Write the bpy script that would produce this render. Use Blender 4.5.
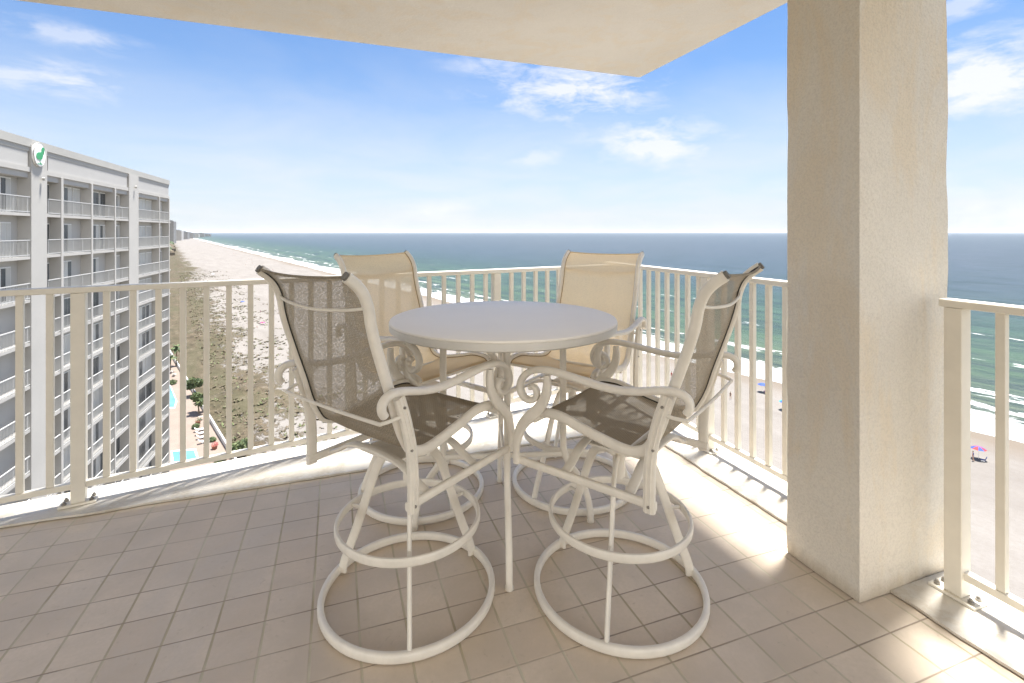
import bpy, math, random
from mathutils import Vector, Matrix, noise as mnoise
R = math.radians
for o in list(bpy.data.objects): bpy.data.objects.remove(o)
S = bpy.context.scene
C = S.collection
EYE = 1.40            # camera above the balcony floor (z = 0)
GZ = -38.5            # beach level

# ------------------------------------------------------------------ camera
cd = bpy.data.cameras.new('camera'); cam = bpy.data.objects.new('camera', cd); C.objects.link(cam)
cam.location = (0, 0, EYE); cam.rotation_euler = (R(90), 0, 0)
cd.sensor_width = 36; cd.lens = 36 * 493 / 1024
cd.shift_y = -(341.5 - 232) / 1024
cd.clip_start = .05; cd.clip_end = 90000
S.camera = cam

# ------------------------------------------------------------------ light
SUN_EL, SUN_AZ = R(77), R(45)          # azimuth clockwise from +Y
S.view_settings.view_transform = 'Standard'; S.view_settings.look = 'None'
S.view_settings.gamma = 1; S.view_settings.use_curve_mapping = False
S.view_settings.exposure = 2.82
S.cycles.max_bounces = 16; S.cycles.diffuse_bounces = 12; S.cycles.glossy_bounces = 6; S.cycles.transparent_max_bounces = 16
w = bpy.data.worlds.new('World'); S.world = w; w.use_nodes = True
NT = w.node_tree; NT.nodes.clear()
def nd(t, ty, **k):
    n = t.nodes.new(ty)
    for a, b in k.items():
        if a == 'ins':
            for i, v in b.items(): n.inputs[i].default_value = v
        else: setattr(n, a, b)
    return n
def mth(t, op, a, b=None, c=None, clamp=False):
    n = t.nodes.new('ShaderNodeMath'); n.operation = op; n.use_clamp = clamp
    for i, v in enumerate((a, b, c)):
        if v is None: continue
        if isinstance(v, (int, float)): n.inputs[i].default_value = v
        else: t.links.new(v, n.inputs[i])
    return n.outputs[0]
def mixc(t, f, a, b, mode='MIX'):
    n = t.nodes.new('ShaderNodeMix'); n.data_type = 'RGBA'; n.blend_type = mode
    for i, v in ((0, f), (6, a), (7, b)):
        if isinstance(v, (int, float)): n.inputs[i].default_value = v
        elif isinstance(v, (tuple, list)): n.inputs[i].default_value = tuple(v) + ((1,) if len(v) == 3 else ())
        else: t.links.new(v, n.inputs[i])
    return n.outputs[2]
def ramp(t, f, stops, interp='LINEAR'):
    n = t.nodes.new('ShaderNodeValToRGB'); e = n.color_ramp.elements; n.color_ramp.interpolation = interp
    while len(e) < len(stops): e.new(.5)
    for k, (p, c) in enumerate(stops):
        e[k].position = p
        e[k].color = (c, c, c, 1) if isinstance(c, (int, float)) else tuple(c) + (1,)
    t.links.new(f, n.inputs[0]); return n.outputs[0]
def noise(t, vec, scale, detail=4, rough=.5, dist=0):
    n = nd(t, 'ShaderNodeTexNoise', ins={'Scale': scale, 'Detail': detail, 'Roughness': rough, 'Distortion': dist})
    if vec is not None: t.links.new(vec, n.inputs['Vector'])
    return n.outputs[0]
def scaled(t, vec, s, loc=(0, 0, 0)):
    n = nd(t, 'ShaderNodeMapping'); n.inputs['Scale'].default_value = s; n.inputs['Location'].default_value = loc
    t.links.new(vec, n.inputs[0]); return n.outputs[0]
sky = nd(NT, 'ShaderNodeTexSky', sky_type='NISHITA', sun_disc=False, sun_elevation=SUN_EL, sun_rotation=SUN_AZ,
         altitude=30, air_density=1.0, dust_density=.6, ozone_density=1.5)
tc = nd(NT, 'ShaderNodeTexCoord'); D = tc.outputs['Generated']
sep = nd(NT, 'ShaderNodeSeparateXYZ'); NT.links.new(D, sep.inputs[0])
# cloud layer: noise laid on a flat sheet high above, so clouds flatten to the horizon
zc = mth(NT, 'MAXIMUM', sep.outputs[2], .02)
zz = mth(NT, 'ADD', zc, .12)
cx = mth(NT, 'DIVIDE', sep.outputs[0], zz); cy = mth(NT, 'DIVIDE', sep.outputs[1], zz)
cmb = nd(NT, 'ShaderNodeCombineXYZ'); NT.links.new(cx, cmb.inputs[0]); NT.links.new(cy, cmb.inputs[1])
nA = noise(NT, scaled(NT, D, (5, 5, 13)), 2.3, 10, .64, .35)
nB = noise(NT, cmb.outputs[0], .9, 8, .6, .5)
clouds = None
def cloud(px, py, rx, rz, amt):
    """a cumulus patch in the direction that the photograph shows it"""
    global clouds
    v = Vector(((px - 512) / 493, 1, (232 - py) / 493)).normalized()
    s = nd(NT, 'ShaderNodeVectorMath', operation='SUBTRACT'); NT.links.new(D, s.inputs[0]); s.inputs[1].default_value = v
    m = nd(NT, 'ShaderNodeVectorMath', operation='MULTIPLY'); NT.links.new(s.outputs[0], m.inputs[0]); m.inputs[1].default_value = (1 / (rx * 1.3), 1 / (rx * 1.3), 1 / (rz * 1.2))
    l = nd(NT, 'ShaderNodeVectorMath', operation='LENGTH'); NT.links.new(m.outputs[0], l.inputs[0])
    f = mth(NT, 'SUBTRACT', 1.0, l.outputs[1], clamp=True)
    f = mth(NT, 'MULTIPLY', f, 1.35)
    g = mth(NT, 'ADD', f, mth(NT, 'MULTIPLY', mth(NT, 'SUBTRACT', nA, .585), 4.6))
    g = mth(NT, 'MULTIPLY', mth(NT, 'MULTIPLY', g, f, clamp=True), amt, clamp=True)
    clouds = g if clouds is None else mth(NT, 'MAXIMUM', clouds, g)
for a in ((575, 90, .22, .075, .8), (655, 142, .15, .06, .75), (520, 68, .16, .04, .5), (70, 82, .08, .035, .6), (75, 36, .10, .022, .45), (15, 75, .07, .035, .5),
          (985, 78, .13, .085, .85), (442, 210, .11, .035, .6), (540, 158, .1, .03, .4), (480, 158, .05, .02, .35), (1000, 215, .13, .04, .6), (960, 5, .06, .03, .5), (870, 190, .2, .04, .5)):
    cloud(*a)
veil = mth(NT, 'MULTIPLY', ramp(NT, nB, [(.40, 0), (.80, 1)]), ramp(NT, sep.outputs[2], [(.0, .25), (.25, .22), (.55, .0)]))
veil = mth(NT, 'ADD', veil, ramp(NT, sep.outputs[2], [(.0, .88), (.06, .70), (.16, .50), (.3, .14), (.5, 0)]), clamp=True)
skyc = mixc(NT, 1.0, sky.outputs[0], (0.225, 0.375, 0.515), 'MULTIPLY')
c1 = mixc(NT, veil, skyc, (2.62, 2.68, 2.78))
c2 = mixc(NT, clouds, c1, (2.95, 2.95, 3.05))
# a bank of bright cloud added to the unseen sky behind, filling the shade
fill_bank = mth(NT, 'MULTIPLY', ramp(NT, mth(NT, 'SUBTRACT', mth(NT, 'MULTIPLY', sep.outputs[1], -1.0), .05), [(0, 0), (.3, 1)]), ramp(NT, sep.outputs[2], [(.0, .9), (.45, 1), (.75, 0)]))
fill_bank = mth(NT, 'MULTIPLY', fill_bank, ramp(NT, nA, [(.34, 0), (.52, 1)]))
c2 = mixc(NT, fill_bank, c2, (7.2, 6.9, 6.4))
bg = nd(NT, 'ShaderNodeBackground'); bg.inputs[1].default_value = .05
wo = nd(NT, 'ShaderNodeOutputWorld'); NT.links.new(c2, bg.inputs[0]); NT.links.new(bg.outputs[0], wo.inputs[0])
sd = bpy.data.lights.new('sun', 'SUN'); sd.energy = 2.1; sd.angle = R(7); sd.color = (1, .965, .91)
so = bpy.data.objects.new('sun', sd); C.objects.link(so)
sdir = Vector((math.sin(SUN_AZ) * math.cos(SUN_EL), math.cos(SUN_AZ) * math.cos(SUN_EL), math.sin(SUN_EL)))
so.rotation_euler = sdir.to_track_quat('Z', 'Y').to_euler(); so.location = (5, 5, 20)

# ------------------------------------------------------------------ materials
def newmat(name):
    m = bpy.data.materials.new(name); m.use_nodes = True; t = m.node_tree
    return m, t, t.nodes['Principled BSDF'], nd(t, 'ShaderNodeTexCoord')
def bump(t, b, h, strength=.3, dist=.01):
    n = nd(t, 'ShaderNodeBump', ins={'Strength': strength, 'Distance': dist}); t.links.new(h, n.inputs['Height']); t.links.new(n.outputs[0], b.inputs['Normal'])
def simple(name, col, rough=.5, scale=8, var=.12, bs=0, bscale=60, bd=.002, metal=0, spec=.5):
    m, t, b, tcn = newmat(name)
    n = noise(t, tcn.outputs['Object'], scale, 5, .6)
    d = tuple(c * (1 - var) for c in col); l = tuple(min(1, c * (1 + var)) for c in col)
    t.links.new(ramp(t, n, [(.3, d), (.7, l)]), b.inputs['Base Color'])
    b.inputs['Roughness'].default_value = rough; b.inputs['Metallic'].default_value = metal; b.inputs['Specular IOR Level'].default_value = spec
    if bs: bump(t, b, noise(t, tcn.outputs['Object'], bscale, 4, .6), bs, bd)
    return m
M = {}
M['rail'] = simple('rail_paint', (.74, .70, .61), .42, 9, .05, .15, 120, .001)
M['frame'] = simple('cast_frame', (.78, .735, .65), .38, 14, .07, .2, 160, .001)
M['table'] = simple('table_top', (.95, .915, .85), .55, 5, .01, .06, 220, .0004, spec=.15)
M['rim'] = simple('table_rim', (.72, .70, .65), .5, 12, .04)
M['bolt'] = simple('bolt_steel', (.30, .28, .25), .45, 60, .3, metal=.6)
M['black'] = simple('black_trim', (.02, .02, .018), .6)
M['dark'] = simple('dark_cap', (.16, .15, .13), .5)
def stucco(name, col, stain, rough=1.0):
    m, t, b, tcn = newmat(name); o = tcn.outputs['Object']
    n = noise(t, o, 1.6, 6, .65); n2 = noise(t, scaled(t, o, (3, 3, .8)), 1.5, 6, .65, .6); n3 = noise(t, o, 120, 3, .6); n5 = noise(t, scaled(t, o, (9, 9, .6)), 1.2, 5, .7, .2)
    c = mixc(t, ramp(t, n, [(.35, 0), (.7, 1)]), col, tuple(x * .93 for x in col))
    c = mixc(t, mth(t, 'MULTIPLY', ramp(t, n2, [(.48, 0), (.60, 1)]), stain), c, tuple(x * y for x, y in zip(col, (.97, .87, .72))))
    c = mixc(t, mth(t, 'MULTIPLY', ramp(t, n5, [(.58, 0), (.75, 1)]), stain * .6), c, tuple(x * y for x, y in zip(col, (.80, .76, .68))))
    c = mixc(t, mth(t, 'MULTIPLY', ramp(t, n3, [(.36, .22), (.55, 0)]), rough), c, tuple(x * .55 for x in col))
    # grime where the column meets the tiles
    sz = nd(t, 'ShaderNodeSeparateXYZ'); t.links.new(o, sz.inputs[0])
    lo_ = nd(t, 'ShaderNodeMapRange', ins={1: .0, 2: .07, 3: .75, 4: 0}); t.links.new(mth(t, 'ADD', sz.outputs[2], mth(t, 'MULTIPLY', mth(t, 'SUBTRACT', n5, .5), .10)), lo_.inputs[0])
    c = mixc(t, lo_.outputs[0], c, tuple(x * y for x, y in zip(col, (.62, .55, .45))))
    t.links.new(c, b.inputs['Base Color']); b.inputs['Roughness'].default_value = .9; b.inputs['Specular IOR Level'].default_value = .2
    h = mth(t, 'ADD', noise(t, o, 62, 5, .7), mth(t, 'MULTIPLY', noise(t, o, 13, 4, .6), 1.3))
    bump(t, b, h, .95 * rough, .009 * rough); return m
M['stucco'] = stucco('stucco', (.81, .76, .67), .45)
M['ceiling'] = stucco('ceiling_stucco', (.90, .865, .81), .3, .45)
M['roomwall'] = stucco('house_wall', (.84, .79, .70), .2)
def tile_mat():
    m, t, b, tcn = newmat('floor_tile'); o = tcn.outputs['Object']
    s = nd(t, 'ShaderNodeSeparateXYZ'); t.links.new(o, s.inputs[0])
    P = .1587
    wob = noise(t, o, 9, 3, .6)
    u = mth(t, 'DIVIDE', mth(t, 'ADD', s.outputs[0], .397 + P * 40), P)
    v = mth(t, 'DIVIDE', mth(t, 'ADD', s.outputs[1], -2.763 + P * 60), P)
    def line(x, wdt, k):
        f = mth(t, 'FRACT', x); d = mth(t, 'MINIMUM', f, mth(t, 'SUBTRACT', 1.0, f))
        d = mth(t, 'ADD', d, mth(t, 'MULTIPLY', mth(t, 'SUBTRACT', wob, .5), k))
        n = nd(t, 'ShaderNodeMapRange', ins={1: wdt, 2: wdt + .014, 3: 1, 4: 0}); t.links.new(d, n.inputs[0]); return n.outputs[0]
    gu = line(u, .018, .02); gv = line(v, .009, .012)
    fl = nd(t, 'ShaderNodeCombineXYZ'); t.links.new(mth(t, 'FLOOR', u), fl.inputs[0]); t.links.new(mth(t, 'FLOOR', v), fl.inputs[1])
    wn = nd(t, 'ShaderNodeTexWhiteNoise', noise_dimensions='3D'); t.links.new(fl.outputs[0], wn.inputs[0])
    base = ramp(t, wn.outputs[0], [(0, (.62, .515, .41)), (.5, (.67, .565, .455)), (1, (.72, .615, .50))])
    n = noise(t, o, 3.0, 6, .65, .3)
    base = mixc(t, ramp(t, n, [(.38, .55), (.62, 0)]), base, (.50, .425, .33)); base = mixc(t, ramp(t, noise(t, o, .9, 7, .7, 1.2), [(.50, 0), (.60, .5)]), base, (.60, .53, .455)); base = mixc(t, ramp(t, noise(t, scaled(t, o, (1, 1, 1)), 24, 6, .75, .5), [(.60, 0), (.70, .55)]), base, (.42, .35, .26))
    base = mixc(t, ramp(t, noise(t, o, 70, 3, .6), [(.4, .25), (.62, 0)]), base, (.56, .48, .365))
    gn = noise(t, o, 2.2, 4, .6)
    gcu = mixc(t, ramp(t, gn, [(.4, 0), (.6, 1)]), (.42, .36, .25), (.58, .53, .41))
    gcv = mixc(t, ramp(t, gn, [(.45, 0), (.62, 1)]), (.32, .26, .20), (.54, .46, .36))
    c = mixc(t, gu, base, gcu); c = mixc(t, gv, c, gcv)
    t.links.new(c, b.inputs['Base Color'])
    g = mth(t, 'MAXIMUM', gu, gv)
    t.links.new(mth(t, 'ADD', mth(t, 'MULTIPLY', g, .4), ramp(t, n, [(.3, .38), (.7, .52)]), clamp=True), b.inputs['Roughness']); b.inputs['Specular IOR Level'].default_value = .4
    h = mth(t, 'ADD', mth(t, 'MULTIPLY', g, -1.0), mth(t, 'MULTIPLY', noise(t, o, 40, 3, .5), .12))
    bump(t, b, h, .5, .003); return m
M['tile'] = tile_mat()
def ledge_mat():
    m, t, b, tcn = newmat('ledge_paint'); o = tcn.outputs['Object']
    n = noise(t, o, 4, 7, .7, .6); n2 = noise(t, o, 28, 5, .7)
    c = mixc(t, ramp(t, n, [(.44, 0), (.62, 1)]), (.60, .565, .50), (.46, .41, .33))
    c = mixc(t, ramp(t, n2, [(.5, 0), (.62, .7)]), c, (.58, .56, .51))
    t.links.new(c, b.inputs['Base Color']); b.inputs['Roughness'].default_value = .5
    bump(t, b, noise(t, o, 30, 5, .6), .35, .004); return m
M['ledge'] = ledge_mat()
def sling_mat(name, ca, cb, trans, hole):
    m, t, b, tcn = newmat(name); u = tcn.outputs['UV']
    br = nd(t, 'ShaderNodeTexBrick', offset=.5); br.inputs['Scale'].default_value = 1
    br.inputs['Brick Width'].default_value = .011; br.inputs['Row Height'].default_value = .0062; br.inputs['Mortar Size'].default_value = .0012; br.inputs['Mortar Smooth'].default_value = .6
    t.links.new(u, br.inputs[0])
    vo = nd(t, 'ShaderNodeTexVoronoi', ins={'Scale': 1, 'Randomness': .4}); t.links.new(scaled(t, u, (135, 190, 1)), vo.inputs[0])
    n = noise(t, u, 260, 2, .5); n2 = noise(t, u, 7, 4, .6)
    c = mixc(t, br.outputs['Fac'], ca, cb)
    c = mixc(t, ramp(t, n, [(.35, .4), (.65, 0)]), c, tuple(x * .7 for x in ca))
    c = mixc(t, ramp(t, n2, [(.35, .3), (.7, 0)]), c, tuple(x * .85 for x in ca))
    t.links.new(c, b.inputs['Base Color']); b.inputs['Roughness'].default_value = .9; b.inputs['Specular IOR Level'].default_value = .1
    tr = nd(t, 'ShaderNodeBsdfTranslucent'); t.links.new(c, tr.inputs[0])
    mx = nd(t, 'ShaderNodeMixShader'); mx.inputs[0].default_value = trans; t.links.new(b.outputs[0], mx.inputs[1]); t.links.new(tr.outputs[0], mx.inputs[2])
    tp = nd(t, 'ShaderNodeBsdfTransparent'); m2 = nd(t, 'ShaderNodeMixShader')
    sv = nd(t, 'ShaderNodeSeparateXYZ'); t.links.new(u, sv.inputs[0])
    see_thru = nd(t, 'ShaderNodeMapRange', ins={1: 1.36, 2: 1.50, 3: .28, 4: 1}); t.links.new(sv.outputs[1], see_thru.inputs[0])   # seat made less see-through to hide the bright floor below
    a = mth(t, 'MULTIPLY', ramp(t, vo.outputs['Distance'], [(hole * .4, .55), (hole * 1.7, .08)]), see_thru.outputs[0])
    t.links.new(a, m2.inputs[0]); t.links.new(mx.outputs[0], m2.inputs[1]); t.links.new(tp.outputs[0], m2.inputs[2])
    t.links.new(m2.outputs[0], t.nodes['Material Output'].inputs[0]); return m
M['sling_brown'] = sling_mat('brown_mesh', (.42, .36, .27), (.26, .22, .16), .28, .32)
M['sling_tan'] = sling_mat('sunlit_mesh', (.90, .75, .53), (.83, .68, .46), .62, .16)  # same mesh recoloured lighter: sunlight on the rear slings put into the colour
M['bld'] = simple('white_render', (.42, .405, .38), .85, .35, .05)
M['bldgrey'] = simple('grey_render', (.40, .39, .375), .85, .4, .04)
M['bldtrim'] = simple('roof_trim', (.38, .37, .345), .8, .4, .06)
M['bldrail'] = simple('white_rail', (.46, .46, .45), .6, 1, .02)
M['glass'] = simple('dark_glass', (.10, .105, .105), .25, .25, .45, spec=.25)
M['glassl'] = simple('curtained_glass', (.48, .47, .44), .4, .25, .15)
M['winframe'] = simple('window_frame', (.74, .74, .72), .6)
M['green'] = simple('logo_green', (.05, .30, .13), .6)
M['white'] = simple('white_plastic', (.80, .80, .78), .5)
M['pave'] = simple('pool_paving', (.20, .155, .125), .85, .35, .10)
M['trunk'] = simple('bark', (.16, .12, .08), .9, 6, .3)
M['leafA'] = simple('leaf_green', (.055, .085, .03), .75, 1.3, .5)
M['leafB'] = simple('leaf_olive', (.10, .12, .045), .75, 1.3, .45)
M['scrub'] = simple('dry_scrub', (.11, .088, .058), .9, .6, .45)
M['wood'] = simple('grey_wood', (.36, .31, .25), .9, 2, .2)
M['terra'] = simple('terracotta', (.22, .085, .05), .8)
M['red'] = simple('red_cloth', (.30, .03, .035), .8); M['blue'] = simple('blue_cloth', (.03, .07, .28), .8)
M['purple'] = simple('purple_cloth', (.20, .05, .20), .8); M['teal'] = simple('teal_cloth', (.03, .28, .35), .8)
M['skin'] = simple('skin', (.50, .31, .21), .6); M['hair'] = simple('hair', (.04, .025, .015), .7)
M['far'] = simple('far_concrete', (.40, .39, .38), .9, .02, .1); M['fard'] = simple('far_concrete_dark', (.20, .20, .20), .9, .02, .1)
def pool_mat():
    m, t, b, tcn = newmat('pool_water')
    t.links.new(ramp(t, noise(t, tcn.outputs['Object'], .4, 4), [(.3, (.085, .20, .235)), (.7, (.12, .26, .29))]), b.inputs['Base Color'])
    b.inputs['Roughness'].default_value = .12; b.inputs['IOR'].default_value = 1.33
    bump(t, b, noise(t, tcn.outputs['Object'], 2, 3), .2, .03); return m
M['pool'] = pool_mat()

# ------------------------------------------------------------------ mesh helpers
class MB:
    def __init__(s): s.v = []; s.f = []; s.m = []; s.uv = {}
    def add(s, vs, fs, mi=0):
        k = len(s.v); s.v += [tuple(v) for v in vs]; s.f += [tuple(i + k for i in f) for f in fs]; s.m += [mi] * len(fs)
    def box(s, x0, y0, z0, x1, y1, z1, mi=0, mat=None):
        vs = [Vector((x, y, z)) for z in (z0, z1) for y in (y0, y1) for x in (x0, x1)]
        if mat: vs = [mat @ v for v in vs]
        s.add(vs, [(0, 2, 3, 1), (4, 5, 7, 6), (0, 1, 5, 4), (2, 6, 7, 3), (0, 4, 6, 2), (1, 3, 7, 5)], mi)
    def sweep(s, pts, ref, w, h, n=12, closed=False, e=2.0, mi=0, caps=True, tw=None):
        """sweep a super-ellipse (w across 'ref', h the other way) along pts"""
        P = [Vector(p) for p in pts]; N = len(P); ref = Vector(ref); base = len(s.v)
        for i in range(N):
            if closed: T = P[(i + 1) % N] - P[i - 1]
            else: T = P[min(i + 1, N - 1)] - P[max(i - 1, 0)]
            T.normalize()
            A = (ref - T * ref.dot(T))
            if A.length < 1e-4: A = T.orthogonal()
            A.normalize(); B = T.cross(A)
            ww = w(i / (N - 1)) if callable(w) else w; hh = h(i / (N - 1)) if callable(h) else h
            for k in range(n):
                a = 2 * math.pi * (k + .5) / n; c, q = math.cos(a), math.sin(a)
                x = math.copysign(abs(c) ** (2 / e), c) * ww / 2; y = math.copysign(abs(q) ** (2 / e), q) * hh / 2
                s.v.append(tuple(P[i] + A * x + B * y))
        rng = N if closed else N - 1
        for i in range(rng):
            j = (i + 1) % N
            for k in range(n):
                l = (k + 1) % n
                s.f.append((base + i * n + k, base + i * n + l, base + j * n + l, base + j * n + k)); s.m.append(mi)
        if not closed and caps:
            s.f.append(tuple(base + k for k in range(n))[::-1]); s.m.append(mi)
            s.f.append(tuple(base + (N - 1) * n + k for k in range(n))); s.m.append(mi)
    def cyl(s, c, r, h, n=24, mi=0, r2=None):
        c = Vector(c); r2 = r if r2 is None else r2; b = len(s.v)
        for z, rr in ((0, r), (h, r2)):
            for k in range(n):
                a = 2 * math.pi * k / n; s.v.append((c.x + rr * math.cos(a), c.y + rr * math.sin(a), c.z + z))
        for k in range(n):
            l = (k + 1) % n; s.f.append((b + k, b + l, b + n + l, b + n + k)); s.m.append(mi)
        s.f.append(tuple(b + k for k in range(n))[::-1]); s.f.append(tuple(b + n + k for k in range(n))); s.m += [mi, mi]
    def prism(s, poly, z0, z1, mi=0):
        n = len(poly); b = len(s.v)
        s.v += [(p[0], p[1], z0) for p in poly] + [(p[0], p[1], z1) for p in poly]
        s.f += [tuple(b + i for i in range(n))[::-1], tuple(b + n + i for i in range(n))]; s.m += [mi, mi]
        for i in range(n):
            j = (i + 1) % n; s.f.append((b + i, b + j, b + n + j, b + n + i)); s.m.append(mi)
    def build(s, name, mats, parent=None, smooth=False, loc=None, rotz=None, bevel=0, label=None):
        me = bpy.data.meshes.new(name); me.from_pydata(s.v, [], s.f)
        for m in (mats if isinstance(mats, (list, tuple)) else [mats]): me.materials.append(M[m] if isinstance(m, str) else m)
        me.polygons.foreach_set('material_index', s.m)
        if smooth:
            me.polygons.foreach_set('use_smooth', [True] * len(s.f))
            try: me.set_sharp_from_angle(angle=R(40))
            except Exception: pass
        me.update()
        o = bpy.data.objects.new(name, me); C.objects.link(o)
        if parent: o.parent = parent
        if loc: o.location = loc
        if rotz is not None: o.rotation_euler[2] = rotz
        if bevel:
            b = o.modifiers.new('bevel', 'BEVEL'); b.width = bevel; b.segments = 2; b.limit_method = 'ANGLE'; b.angle_limit = R(50)
        if label: o['label'] = label
        return o
def tag(o, label, cat, group=None):
    o['label'] = label; o['category'] = cat
    if group: o['group'] = group
    return o
def thing(name, label, cat, loc=(0, 0, 0), rotz=0, group=None):
    o = bpy.data.objects.new(name, None); C.objects.link(o); o.location = loc; o.rotation_euler = (0, 0, rotz); o.empty_display_size = .2
    return tag(o, label, cat, group)
def struct(o): o['kind'] = 'structure'; return o
def dup(root, loc, rotz, label, group=None, name=None):
    r = root.copy(); C.objects.link(r); r.location = loc; r.rotation_euler = (0, 0, rotz); r['label'] = label
    if group: r['group'] = group
    for ch in list(root.children):
        c = ch.copy(); C.objects.link(c); c.parent = r
        for g in ch.children:
            d = g.copy(); C.objects.link(d); d.parent = c
    return r
def smoothpath(pts, n=6, closed=False):
    P = [Vector(p) for p in pts]; out = []; N = len(P)
    for i in range(N if closed else N - 1):
        if closed: a, b, c, d = P[i - 1], P[i], P[(i + 1) % N], P[(i + 2) % N]
        else: a, b, c, d = P[max(i - 1, 0)], P[i], P[i + 1], P[min(i + 2, N - 1)]
        for k in range(n):
            t = k / n
            out.append(.5 * ((2 * b) + (c - a) * t + (2 * a - 5 * b + 4 * c - d) * t * t + (3 * b - a - 3 * c + d) * t ** 3))
    if not closed: out.append(P[-1])
    return out

# ================================================================== BALCONY
TH = R(19.7)
AX = Vector((math.cos(TH), math.sin(TH), 0)); NX = Vector((-math.sin(TH), math.cos(TH), 0))
def AN(a, n, z=0): return AX * a + NX * n + Vector((0, 0, z))
def toAN(v): return v.dot(AX), v.dot(NX)
L0 = Vector((-2.47, 2.38, 0)); LD = Vector((2.888, 1.66, 0)); LLEN = LD.length; LU = LD.normalized(); LN = Vector((-LU.y, LU.x, 0))
RA = 2.236
tcorner = (RA - L0.dot(AX)) / LD.dot(AX); CORNER = L0 + LD * tcorner
Lstart = L0 - LU * 1.3
def an(v): return (v.dot(AX), v.dot(NX))
out = .16
cO = None
# floor slab polygon in (a, n)
lo = Lstart + LN * out; d_ = LU
tt = (RA + out - lo.dot(AX)) / d_.dot(AX); cO = lo + d_ * tt
slab = [(RA + out, -1.2), an(cO), an(lo), (-4.7, -1.2)]
mb = MB(); mb.prism(slab, -.22, 0)
struct(mb.build('balcony_floor', 'tile', rotz=TH))
# painted ledge that the railings stand on, with a hand-brushed inner edge
mb = MB(); rnd = random.Random(4)
inner = []
n = 1.31
while n < 3.0:
    inner.append((2.025 + .012 * mnoise.noise(Vector((n * 5, 0, 3))) + .005 * mnoise.noise(Vector((n * 17, 2, 3))), n)); n += .03
inner.append((2.0, 3.0))
a = 1.97
while a > -4.4:
    inner.append((a, 3.0 + .012 * mnoise.noise(Vector((a * 4, 7, 0))) + .004 * mnoise.noise(Vector((a * 19, 7, 0))) if a > -3.2 else 3.0)); a -= .03
far_l = an(lo - LU * .0)
# left part: between inner line and the outer slab edge; both as quads
for (p, q) in ((0, 0),):
    vs = []; fs = []
    k0 = None
    for (ia, inn) in inner:
        # outer partner
        if inn < 2.99 and ia > 1.9: oa, on = RA + out - .004, inn
        else:
            pt = lo; oa = ia
            t = (ia - lo.dot(AX)) / LU.dot(AX); on = max((lo + LU * t).dot(NX) - .004, inn + .0)
        vs += [(ia, inn, .004), (ia, inn, .014), (oa, on, .014)]
    # corner piece
    for i in range(len(inner) - 1):
        if inner[i][1] < 2.99 and not (inner[i + 1][1] < 2.99 and inner[i + 1][0] > 1.9):
            cx_, cn_ = an(cO); kk = len(vs); vs.append((cx_ - .004, cn_ - .004, .014))
            fs.append((3 * i + 1, 3 * i + 2, kk, 3 * i + 5, 3 * i + 4)); fs.append((3 * i, 3 * i + 1, 3 * i + 4, 3 * i + 3)); continue
        if inner[i + 1][0] < -2.9 and vs[3 * i + 5][1] - inner[i + 1][1] < .004: break
        fs += [(3 * i + 1, 3 * i + 2, 3 * i + 5, 3 * i + 4), (3 * i, 3 * i + 1, 3 * i + 4, 3 * i + 3)]
    mb.add(vs, fs)
# near right stretch, beside and past the column
vs = []; fs = []; n = 1.303; i = 0
while n > -1.2:
    ia = 2.022 + .010 * mnoise.noise(Vector((n * 6, 1, 9))) + .004 * mnoise.noise(Vector((n * 21, 2, 3)))
    vs += [(ia, n, .004), (ia, n, .014), (RA + out - .004, n, .014)]
    if i: fs += [(3 * i - 2, 3 * i + 1, 3 * i + 2, 3 * i - 1), (3 * i - 3, 3 * i, 3 * i + 1, 3 * i - 2)]
    i += 1; n -= .03
mb.add(vs, fs)
struct(mb.build('ledge', 'ledge', rotz=TH))
# left ledge near the camera-left end: a low fill between the tile and slab edge
mb = MB(); mb.prism([(-4.6, -3.2), (2.308, -3.2), (2.308, 3.39), (-4.6, 3.39)], 2.64, 2.86)  # rear part, behind the camera, extended to keep sky light off the floor
ce = mb.build('ceiling', 'ceiling', rotz=TH, bevel=.012); struct(ce)
# column
mb = MB(); COL = (1.857, 1.306, 2.367, 1.622)
nz = 40; segs = []
loop = []
for (x0, y0), (x1, y1) in (((COL[0], COL[1]), (COL[2], COL[1])), ((COL[2], COL[1]), (COL[2], COL[3])), ((COL[2], COL[3]), (COL[0], COL[3])), ((COL[0], COL[3]), (COL[0], COL[1]))):
    for k in range(10): loop.append((x0 + (x1 - x0) * k / 10, y0 + (y1 - y0) * k / 10))
vs = []; fs = []; nl = len(loop)
for z in range(nz + 1):
    Z = .003 + z / nz * 2.91
    for (x, y) in loop:
        q = mnoise.noise(Vector((x * 7, y * 7, Z * 4))) * .004 + mnoise.noise(Vector((x * 20, y * 20, Z * 14))) * .0015
        cx_, cy_ = (COL[0] + COL[2]) / 2, (COL[1] + COL[3]) / 2
        vs.append((x + q * (1 if x > cx_ else -1), y + q * (1 if y > cy_ else -1), Z))
for z in range(nz):
    for k in range(nl):
        l = (k + 1) % nl; fs.append((z * nl + k, z * nl + l, (z + 1) * nl + l, (z + 1) * nl + k))
mb.add(vs, fs)
tag(mb.build('column', 'stucco', rotz=TH, smooth=True), 'square cream stucco column from floor to ceiling beside the railing', 'column')
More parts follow.
